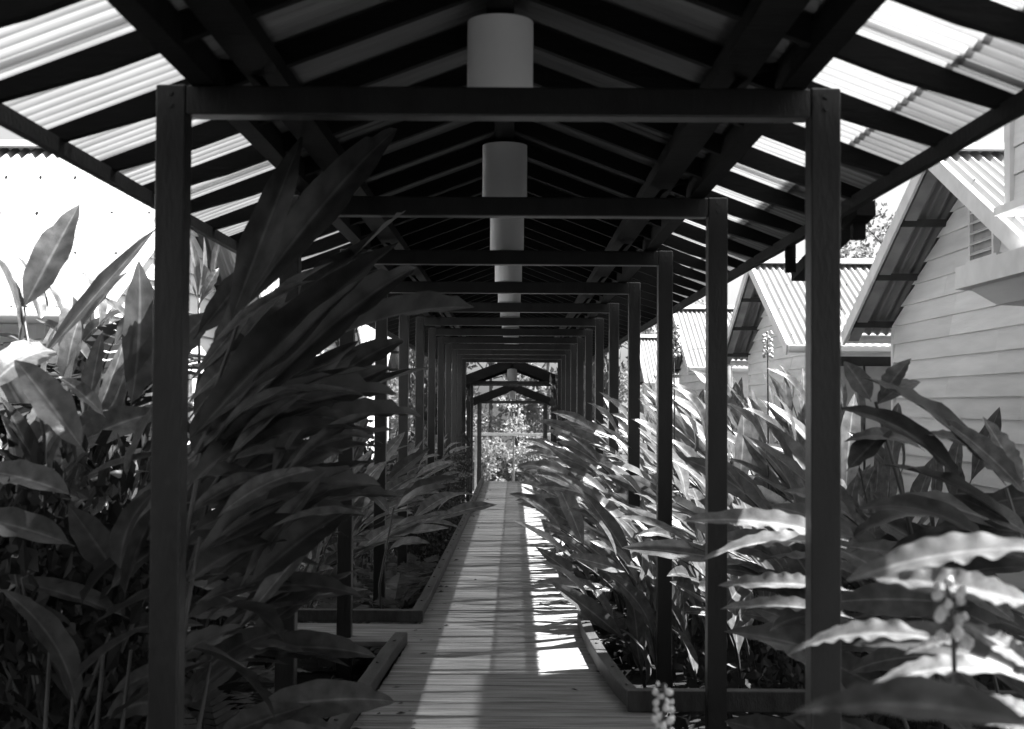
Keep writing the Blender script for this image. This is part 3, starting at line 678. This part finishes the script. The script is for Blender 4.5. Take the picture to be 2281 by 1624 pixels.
key_plant('broad dark leaves fanning up left in front of the weatherboard wall',
  [((2330, 1900, 5.5), (2320, 1500, 5.5), (2290, 1250, 5.5), (2240, 1080, 5.6)), ((2110, 1900, 5.9), (2080, 1400, 5.9), (2010, 1100, 5.9), (1950, 890, 5.9))],
  [(2290, 1100, 2092, 925, 62, 5.46, 5.57, 'w', 0, -.9), (2275, 1085, 2188, 922, 75, 5.46, 5.54, 'w', 2, 1.0), (2240, 1075, 1918, 835, 75, 5.49, 5.71, 'b', 1, -.6),
   (2150, 1095, 1866, 905, 62, 5.60, 5.75, 'b', 2, -.5), (1885, 1045, 1995, 940, 70, 5.70, 5.77, 'b', 0, .5), (2270, 1175, 1960, 1030, 75, 5.46, 5.63, 'b', 1, -.4),
   (2210, 1215, 1905, 1130, 90, 5.49, 5.63, 'b', 2, -.3), (2300, 1190, 2120, 1095, 75, 5.43, 5.54, 'b', 0, -.5), (2240, 1225, 1980, 1220, 70, 5.46, 5.57, 'b', 2, -.2),
   (1960, 880, 2030, 793, 50, 5.87, 5.95, 'b', 3, .8), (1950, 900, 2050, 845, 55, 5.87, 5.98, 'b', 1, .4), (1940, 890, 1880, 800, 70, 5.87, 5.92, 'b', 0, -.6),
   (2060, 1000, 1880, 980, 70, 5.70, 5.80, 'b', 2, -.3), (2120, 1150, 1890, 1200, 90, 5.66, 5.80, 'b', 2, -.2), (1940, 1290, 1700, 1240, 80, 5.75, 5.89, 'b', 1, -.3),
   (2000, 1350, 1800, 1380, 90, 5.75, 5.89, 'b', 2, -.2), (2200, 1010, 2050, 960, 60, 5.55, 5.65, 'b', 1, -.5), (1900, 1150, 1740, 1090, 80, 5.84, 5.95, 'b', 1, -.4)], SETS)
key_plant('near shell ginger with bright crinkled leaves at the lower right',
  [((2480, 2000, 2.9), (2440, 1700, 2.9), (2390, 1450, 2.9), (2330, 1240, 3.0)), ((2420, 2000, 3.1), (2400, 1800, 3.1), (2340, 1600, 3.1))],
  [(1890, 1200, 1520, 1158, 66, 4.9, 5.0, 'w', 0, -.5), (1885, 1215, 1555, 1252, 70, 4.9, 5.0, 'w', 1, -.5), (2340, 1215, 1880, 1290, 120, 3.0, 3.1, 'w', 0, -.4),
   (2330, 1345, 1940, 1280, 95, 3.0, 3.1, 'w', 2, -.5), (2100, 1420, 1748, 1458, 85, 3.2, 3.4, 'w', 1, -.5), (2240, 1490, 1918, 1538, 95, 3.0, 3.1, 'w', 1, -.4),
   (2170, 1415, 2010, 1450, 60, 3.1, 3.2, 'w', 0, -.3), (2330, 1500, 2140, 1378, 75, 2.9, 3.0, 'w', 2, -.3), (2330, 1590, 2118, 1555, 75, 2.8, 2.9, 'w', 0, -.3),
   (2360, 1650, 2190, 1605, 80, 2.7, 2.8, 'w', 1, -.2), (2320, 1610, 1762, 1582, 150, 2.0, 2.15, 'b', 1, -.6), (2330, 1530, 1900, 1430, 95, 3.2, 3.5, 'b', 2, -.5),
   (1900, 1310, 1600, 1300, 55, 5.0, 5.1, 'w', 2, -.3), (1900, 1370, 1605, 1352, 55, 5.0, 5.1, 'w', 0, -.3)], SETS)
rs = random.Random(77); fill = []
for k in range(44):
    tx, ty = rs.uniform(1600, 2200), rs.uniform(1080, 1620); L = rs.uniform(190, 340); a = rs.uniform(-.1, .75); d = rs.uniform(5.3, 6.4)
    fill.append((tx+L*math.cos(a), ty+L*math.sin(a), tx, ty, rs.uniform(65, 100), d, d+rs.uniform(0, .3), 'b', k % 4, rs.uniform(-.9, -.2)))
key_plant('shaded broad leaf ginger filling the corner behind the crinkled leaves', [((2300, 2000, 6.0), (2260, 1700, 6.0), (2200, 1450, 6.0)), ((2100, 2000, 5.6), (2050, 1700, 5.6), (1980, 1500, 5.6))], fill, SETS)
fill = []
for k in range(46):
    bx, by = rs.uniform(-40, 330), rs.uniform(1000, 1700); L = rs.uniform(190, 330); s_ = rs.choice((-1, 1, 1)); a = rs.uniform(.15, 1.25); d = rs.uniform(5.1, 6.0) if bx > 170 else rs.uniform(6.3, 7.4)
    fill.append((bx, by, bx+s_*L*math.cos(a), by-L*math.sin(a), rs.uniform(65, 110), d, d+rs.uniform(-.2, .3), 'p' if by < 1250 and rs.random() < .7 else 'b', k % 4, s_*rs.uniform(.2, .9)))
for k in range(30):
    bx, by = rs.uniform(390, 560), rs.uniform(1020, 1700); L = rs.uniform(220, 340); a = rs.uniform(-.3, .7); d = rs.uniform(5.3, 6.2)
    fill.append((bx, by, bx+L*math.cos(a), by-L*math.sin(a), rs.uniform(65, 105), d, d+rs.uniform(0, .4), 'b', k % 4, rs.uniform(.2, .9)))
for k in range(34):
    bx, by = rs.uniform(400, 640), rs.uniform(720, 1450); L = rs.uniform(200, 330); a = rs.uniform(.1, .95) if by > 900 else rs.uniform(.5, 1.1); d = rs.uniform(5.2, 5.9)
    fill.append((bx, by, bx+L*math.cos(a), by-L*math.sin(a), rs.uniform(30, 55), d, d+rs.uniform(0, .4), 'g', k % 8, rs.uniform(.2, 1.0)))
for k in range(16):
    bx, by = rs.uniform(-20, 330), rs.uniform(700, 900); L = rs.uniform(110, 190); a = rs.uniform(.2, 2.9); d = rs.uniform(7.4, 8.2)
    fill.append((bx, by, bx+L*math.cos(a), by-L*math.sin(a), rs.uniform(35, 60), d, d+.1, 'p', k % 3, rs.uniform(.2, .9)))
key_plant('wide dark ginger thicket around the foot of the left front post', [((100+50*q, 2000, 5.5), (110+55*q, 1700, 5.5), (120+60*q, 1450, 5.5)) for q in range(7)], fill, SETS)

# ------------------------------------------------------------ flower stalks
def flower(pts, r, nb, label, br=.012, f0=.35):
    b = Vector(pts[0]); t = thing('flower_stalk', label, 'flower', b)
    P = [Vector(p)-b for p in pts]; mb = MB(); mb.tube(P, r, r*.6, 6); link('stem', mb.mesh('stem', M_stem, True), t)
    me = bpy.data.meshes.new('bud'); B = MB(); N = 6
    vs = [(0, 0, -1)]; fs = []
    for k, (rr, zz) in enumerate(((.7, -.6), (1, 0), (.75, .7), (.2, 1.4))):
        for i in range(N): vs.append((rr*math.cos(i*1.047), rr*math.sin(i*1.047), zz))
    for i in range(N): fs.append((0, 1+(i+1) % N, 1+i))
    for k in range(3):
        for i in range(N): fs.append((1+k*N+i, 1+k*N+(i+1) % N, 1+(k+1)*N+(i+1) % N, 1+(k+1)*N+i))
    fs.append(tuple(19+i for i in range(N)))
    B.add(vs, fs); me = B.mesh('bud', M_bud, True)
    for k in range(nb):
        f = f0+(1-f0)*k/nb; q = f*(len(P)-1); i = min(int(q), len(P)-2); p = P[i].lerp(P[i+1], q-i); a = k*2.4
        o = link('bud', me, t); o.location = p + Vector((math.cos(a), math.sin(a), U(-.3, .3)))*br*1.9; s = br*U(.7, 1.25)*(1.15-.5*f); o.scale = (s, s, s); o.rotation_euler = (U(-.6, .6), U(-.6, .6), a)
flower([at(1480, 1900, 3.4), at(1482, 1700, 3.4), at(1480, 1600, 3.4), at(1481, 1515, 3.4)], .006, 34, 'upright spike of pale buds at the bottom edge beside the right kerb', .011)
flower([at(2125, 1560, 3.0), at(2122, 1420, 3.0), at(2115, 1330, 3.0), at(2105, 1290, 3.0)], .006, 16, 'drooping cluster of pale buds below the crinkled leaves', .015)
flower([at(1505, 1300, 12), at(1503, 900, 12), at(1500, 720, 12)], .008, 40, 'pale flower spike rising in front of the third right roof', .024, .8)
flower([at(1712, 1200, 9.5), at(1711, 900, 9.5), at(1710, 735, 9.5)], .008, 30, 'dark flower spike beside the right front post', .016, .82)

# ------------------------------------------------------------ ferns, shrubs
def frond_mesh(seed, L=1.0, n=16, droop=.9):
    rs = random.Random(seed); mb = MB(); pts = []; p = Vector((0, 0, 0)); a = 1.15
    for i in range(n+1):
        pts.append(p.copy()); p = p + Vector((0, math.cos(a), math.sin(a)))*L/n; a -= (droop+.7)/n
    mb.tube(pts[::2], .006, .002, 3)
    for i in range(2, n+1):
        t = i/n; ln = .26*L*math.sin(math.pi*min(1, .12+t*.88))**.8 + .01; d = (pts[i]-pts[i-1]).normalized(); nr = Vector((0, -d.z, d.y))
        for s in (-1, 1):
            q = (Vector((s, 0, 0)) + d*.45 - nr*rs.uniform(.05, .35)).normalized(); wv = d*L*.022
            b = pts[i]; mb.add([b-wv, b+wv, b+q*ln*.55+wv*1.1, b+q*ln, b+q*ln*.55-wv*1.1], [(0, 1, 2, 3, 4)] if s > 0 else [(4, 3, 2, 1, 0)])
    return mb.mesh('frond', M_fern)
FR = [frond_mesh(i, 1.0, 18, d) for i, d in enumerate((.6, .9, 1.2))]
def fern(loc, sc, label, n=11, group=None):
    t = thing('fern', label, 'fern', loc, U(0, 6), group); t.scale = (sc, sc, sc)
    for k in range(n):
        o = link('frond', random.choice(FR), t, Matrix.Rotation(k*2.4+U(-.2, .2), 4, 'Z') @ Matrix.Rotation(U(-.25, .5), 4, 'X'))
    return t
for i, (x, y, s) in enumerate([(-1.0, 10.7, .6), (-1.15, 11.6, .65), (-.95, 12.5, .6), (-1.2, 13.4, .7), (-1.0, 14.6, .6), (-1.3, 8.1, .6), (-1.0, 8.7, .5), (-1.5, 7.3, .7), (-1.25, 6.9, .5), (-1.8, 8.6, .8), (-1.9, 10.8, .8),
                             (-.95, 11.1, .7), (-1.0, 12.0, .75), (-.95, 13.0, .7), (-1.0, 14.0, .7), (-1.3, 12.6, .9), (-1.35, 10.9, .9), (.95, 11.2, .5), (.9, 13, .5), (.9, 15, .5)]):
    bay(fern((x, y, GZ), s, None, group='ferns low beside the boardwalk'), 'low fern', 'left' if x < 0 else 'right', y)
for i, (x, y, s, z) in enumerate([(-3.2, 7.4, 1.2, 1.5), (-2.5, 8.2, 1.1, 1.6), (-3.6, 8.7, 1.2, 1.6), (-3.0, 6.6, 1.1, .9)]):
    bay(fern((x, y, GZ+z+.15), s, None, 15, 'tree ferns before the left house'), 'feathery tree fern with spreading fronds outside', 'left', y)

def leafcloud(mb, c, rad, n, size, rs, shell=.45, elong=1.6):
    c = Vector(c)
    for _ in range(n):
        while True:
            v = Vector((rs.uniform(-1, 1), rs.uniform(-1, 1), rs.uniform(-1, 1)))
            if shell < v.length <= 1: break
        p = c + Vector((v.x*rad[0], v.y*rad[1], v.z*rad[2]))
        d = (v*.5 + Vector((rs.gauss(0, 1), rs.gauss(0, 1), rs.gauss(0, .8)))).normalized(); s = d.cross(Vector((rs.gauss(0, 1), rs.gauss(0, 1), rs.gauss(0, 1)))).normalized()
        z = size*rs.uniform(.6, 1.3); L = d*z*elong; W = s*z*.5; nn = d.cross(s)*z*.12
        mb.add([p, p+L*.45+W+nn, p+L, p+L*.45-W+nn], [(0, 1, 2), (0, 2, 3)])
def shrub_meshes(seed, m, size, n=900, nm='foliage'):
    rs = random.Random(seed); mb = MB()
    for k in range(7):
        a = rs.uniform(0, 6.28); r_ = rs.uniform(0, .5); leafcloud(mb, (r_*math.cos(a), r_*math.sin(a), rs.uniform(.3, .95)), (.36, .36, .3), n//7, size, rs, .2)
    st = MB()
    for k in range(6):
        a = rs.uniform(0, 6.28); st.tube([(0, 0, 0), (.15*math.cos(a), .15*math.sin(a), .4), (.4*math.cos(a), .4*math.sin(a), rs.uniform(.6, .9))], .018, .006, 4)
    return mb.mesh(nm, m), st.mesh('stem', M_trunk)
SB = [shrub_meshes(i, M_small, .05, 1400) for i in range(3)]
SBs = [shrub_meshes(10+i, M_small, .035, 2200) for i in range(2)]
def shrub(x, y, sc, zz=1.0, label=None, grp=None, proto=None, g=GZ, kind='bushy small leafed shrub'):
    t = thing('shrub', label, 'shrub', (x, y, g), U(0, 6), grp); t.scale = (sc, sc, sc*zz)
    f, s = proto or random.choice(SB); link('foliage', f, t); link('stem', s, t)
    if not label: bay(t, kind, 'left' if x < 0 else 'right', y)
for (x, y, s, z) in [(-2.0, 6.2, 1.0, 1.7), (-2.9, 6.6, 1.1, 1.6), (-2.2, 7.8, 1.1, 1.6), (-3.3, 8.0, 1.1, 1.5), (-2.0, 9.0, .9, 1.5), (-2.9, 10.4, 1.1, 1.5), (-2.2, 12.2, 1.0, 1.6), (-2.2, 15, 1.1, 1.5), (-2.2, 18, 1.1, 1.6), (-2.1, 21, 1.1, 1.7)]:
    shrub(x, y, s, z, grp='dense shrubs behind the left posts')
for (x, y, s, z) in [(-1.1, 15.8, .7, 1.3), (-1.1, 17.4, .7, 1.3), (-1.15, 19, .75, 1.4), (-1.2, 20.8, .8, 1.4), (-1.2, 22.8, .8, 1.4), (-1.2, 24.8, .8, 1.5), (-1.2, 26.8, .8, 1.6)]:
    shrub(x, y, s, z, grp='shrubs crowding the left posts', kind='fine leafed shrub crowding the deck', proto=SBs[0])
for (x, y, s, z) in [(-1.5, 29.5, 1.1, 2.4), (1.6, 29.5, 1.1, 2.4), (-1.7, 31.5, 1.2, 2.6), (1.75, 31.5, 1.2, 2.6), (-1.9, 34, 1.2, 3.2), (1.9, 34, 1.2, 3.2)]:
    shrub(x, y, s, z, grp='tall dark shrubs flanking the steps', kind='tall dark shrub flanking the steps', proto=SB[1])
for (x, y, s, z) in [(1.0, 20.5, .6, 1.2), (1.0, 22.6, .7, 1.3), (1.0, 24.6, .7, 1.3), (1.0, 26.6, .75, 1.4)]:
    shrub(x, y, s, z, grp='shrubs crowding the right posts', kind='fine leafed shrub crowding the deck', proto=SBs[1])
for (x, y, s, z) in [(2.2, 8.2, .8, 1.2), (2.6, 10.0, .9, 1.2), (2.4, 13.4, .9, 1.3), (2.6, 16, 1.0, 1.3), (2.5, 20, 1.1, 1.3)]:
    shrub(x, y, s, z, grp='shrubs under the right gingers', kind='dark shrub under the gingers')
# ground cover
mb = MB(); rs = random.Random(5)
for i in range(9000):
    s = rs.choice((-1, 1)); x = s*rs.uniform(.72, 3.4); y = rs.uniform(4.5, 28)**1.0
    if (s < 0 and 9.0 < y < 10.1) or (s > 0 and y < 7.3): continue
    z = GZ + rs.uniform(0, .28); d = Vector((rs.gauss(0, 1), rs.gauss(0, 1), rs.uniform(.1, 1.2))).normalized(); q = d.cross(Vector((rs.gauss(0, 1), rs.gauss(0, 1), .3))).normalized(); L = rs.uniform(.05, .14)
    p = Vector((x, y, z)); mb.add([p, p+d*L*.5+q*L*.22, p+d*L, p+d*L*.5-q*L*.22], [(0, 1, 2), (0, 2, 3)])
tag(link('ground_cover', mb.mesh('ground_cover', M_small)), 'low leafy ground cover on the soil either side of the boardwalk', 'ground cover', kind='stuff')

# ------------------------------------------------------------ trees
def tree(x, y, g, h, crown, seed, label, m=M_tree, n=2600, size=.12, lean=0, name='tree', cz=.62, tr=.1, sparse=.1, grp=None, cat='tree'):
    rs = random.Random(seed); t = thing(name, label, cat, (x, y, g), 0, grp)
    mb = MB(); top = Vector((lean, 0, h*.85)); pts = [Vector((0, 0, -.2)), Vector((lean*.2, .1, h*.3)), Vector((lean*.6, -.1, h*.6)), top]; mb.tube(pts, tr, tr*.3, 8)
    link('trunk', mb.mesh('trunk', M_trunk, True), t)
    cr = MB()
    for k in range(13):
        a = rs.uniform(0, 6.28); f = rs.uniform(.35, 1.0); st = pts[1].lerp(top, f*.9); rr = crown*rs.uniform(.35, 1)
        e = Vector((lean*f + rr*math.cos(a), rr*math.sin(a), h*(cz + (1-cz)*rs.uniform(-.6, 1))))
        mid = st.lerp(e, .5) + Vector((0, 0, .12*h*rs.uniform(-.3, .6)))
        l = MB(); l.tube([st, mid, e], tr*.35, tr*.08, 5); link('limb', l.mesh('limb', M_trunk, True), t)
        q = crown*rs.uniform(.28, .48); leafcloud(cr, e, (q, q, q*.7), n//13, size, rs, sparse)
    link('crown', cr.mesh('crown', m), t)
    return t
# trees closing the far end
far = [(-3.2, 53, 8, 2.4), (-.9, 56, 9, 2.2), (1.4, 54, 8, 2.4), (3.6, 57, 9, 2.6), (.2, 62, 11, 3), (-5.5, 60, 9, 3), (6, 61, 9, 3)]
lab = ['pale leafy tree left of the far opening', 'slim pale trunked tree in the middle of the far opening', 'bright leafy tree right of the far opening', 'tall tree behind the right edge of the far opening', 'tallest tree closing the view behind the far opening', 'far left spreading tree beyond the lowest roof', 'far right spreading tree beyond the lowest roof']
for i, (x, y, h, c) in enumerate(far):
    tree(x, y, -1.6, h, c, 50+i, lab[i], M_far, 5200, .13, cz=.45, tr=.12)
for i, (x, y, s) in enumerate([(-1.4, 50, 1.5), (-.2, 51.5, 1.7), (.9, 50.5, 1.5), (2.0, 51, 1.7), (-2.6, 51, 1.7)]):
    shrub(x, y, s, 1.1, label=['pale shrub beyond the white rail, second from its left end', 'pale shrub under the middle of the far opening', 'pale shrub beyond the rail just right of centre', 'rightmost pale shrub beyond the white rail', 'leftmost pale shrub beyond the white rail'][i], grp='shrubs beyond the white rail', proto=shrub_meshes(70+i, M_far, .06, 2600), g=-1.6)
# thin sapling before the far trees
tree(.05, 49.2, -1.6, 3.4, .55, 90, 'thin young tree standing alone before the far rail', M_far, 420, .09, cz=.45, tr=.05)
# background trees
tree(9.5, 33, GZ, 7.2, 2.2, 31, 'tree behind the second right house roof, its bare twigs against the sky', M_tree, 3000, .10, cz=.7)
tree(14, 40, GZ, 8, 3, 32, 'dark bushy tree furthest right behind the houses', M_tree, 3600, .14, cz=.6)
tree(-14.5, 40, GZ, 9.3, 1.6, 33, 'small tree top just above the left house ridge', M_tree, 1600, .12, cz=.75)
tree(-6.5, 44, GZ, 7, 2.8, 34, 'leafy tree far back on the left behind the houses', M_tree, 3000, .14, cz=.55)
# palm behind right houses
pm = thing('palm_tree', 'small palm with spiky fronds behind the third right roof', 'palm', (4.2, 26.3, GZ))
mb = MB(); mb.tube([(0, 0, 0), (.05, 0, 1.6), (0, 0, 3.1)], .11, .08, 8); link('trunk', mb.mesh('trunk', M_trunk, True), pm)
for k in range(16):
    fm = leaf_mesh('frond', M_tree, 1.1, 0, 5, .2, 2, 8, .06, k, 0, .7)
    a = k*2.4; e = U(-.2, .9)
    link('frond', fm, pm, leaf_matrix((0, 0, 3.1), (math.cos(a)*1.1*math.cos(e), math.sin(a)*1.1*math.cos(e), 3.1+1.1*math.sin(e)), 1, U(-.3, .3)))
# white rail and posts at the far end
rl = thing('white_rail', 'low white horizontal rail crossing the far opening', 'railing', (0, 48.2, -1.6))
mb = MB(); mb.box(-4, 4, -.04, .04, 2.1, 2.2); link('top_rail', mb.mesh('top_rail', M_rail), rl)
for x in (-3.9, -1.3, 1.3, 3.9): mb = MB(); mb.box(x-.04, x+.04, -.038, .038, -.1, 2.098); link('post', mb.mesh('post', M_under), rl)
# grass beyond the path
mb = MB(); rs = random.Random(8)
for i in range(9000):
    x = rs.uniform(-4, 4); y = rs.uniform(40.5, 47.0) if rs.random() < .5 else rs.uniform(50.9, 53); z = -1.62; L = rs.uniform(.12, .45); a = rs.uniform(0, 6.28); q = Vector((math.cos(a), math.sin(a), 0))
    p = Vector((x, y, z)); mb.add([p-q*.012, p+q*.012, p+Vector((rs.gauss(0, .08), rs.gauss(0, .08), L))], [(0, 1, 2)])
tag(link('grass', mb.mesh('grass', M_grass)), 'tufts of pale grass below the steps at the far end', 'grass', kind='stuff')

finish_labels()

mb = MB(); rs = random.Random(44)
for i in range(150):
    y = rs.uniform(6.5, 26); e = LE if rs.random() < .5 else RE; x = edge(e, y)*(1 - abs(rs.gauss(0, .22))) ; a = rs.uniform(0, 6.28); L = rs.uniform(.02, .07)
    p = Vector((x, y, .006)); d = Vector((math.cos(a), math.sin(a), 0)); q = Vector((-d.y, d.x, 0)); u = Vector((0, 0, L*rs.uniform(.05, .3)))
    mb.add([p, p+d*L*.5+q*L*.2+u, p+d*L+u*.4, p+d*L*.5-q*L*.2], [(0, 1, 2), (0, 2, 3)])
tag(link('leaf_litter', mb.mesh('leaf_litter', M_small)), 'scattered small dry leaves lying on the boardwalk planks', 'leaf litter', kind='stuff')
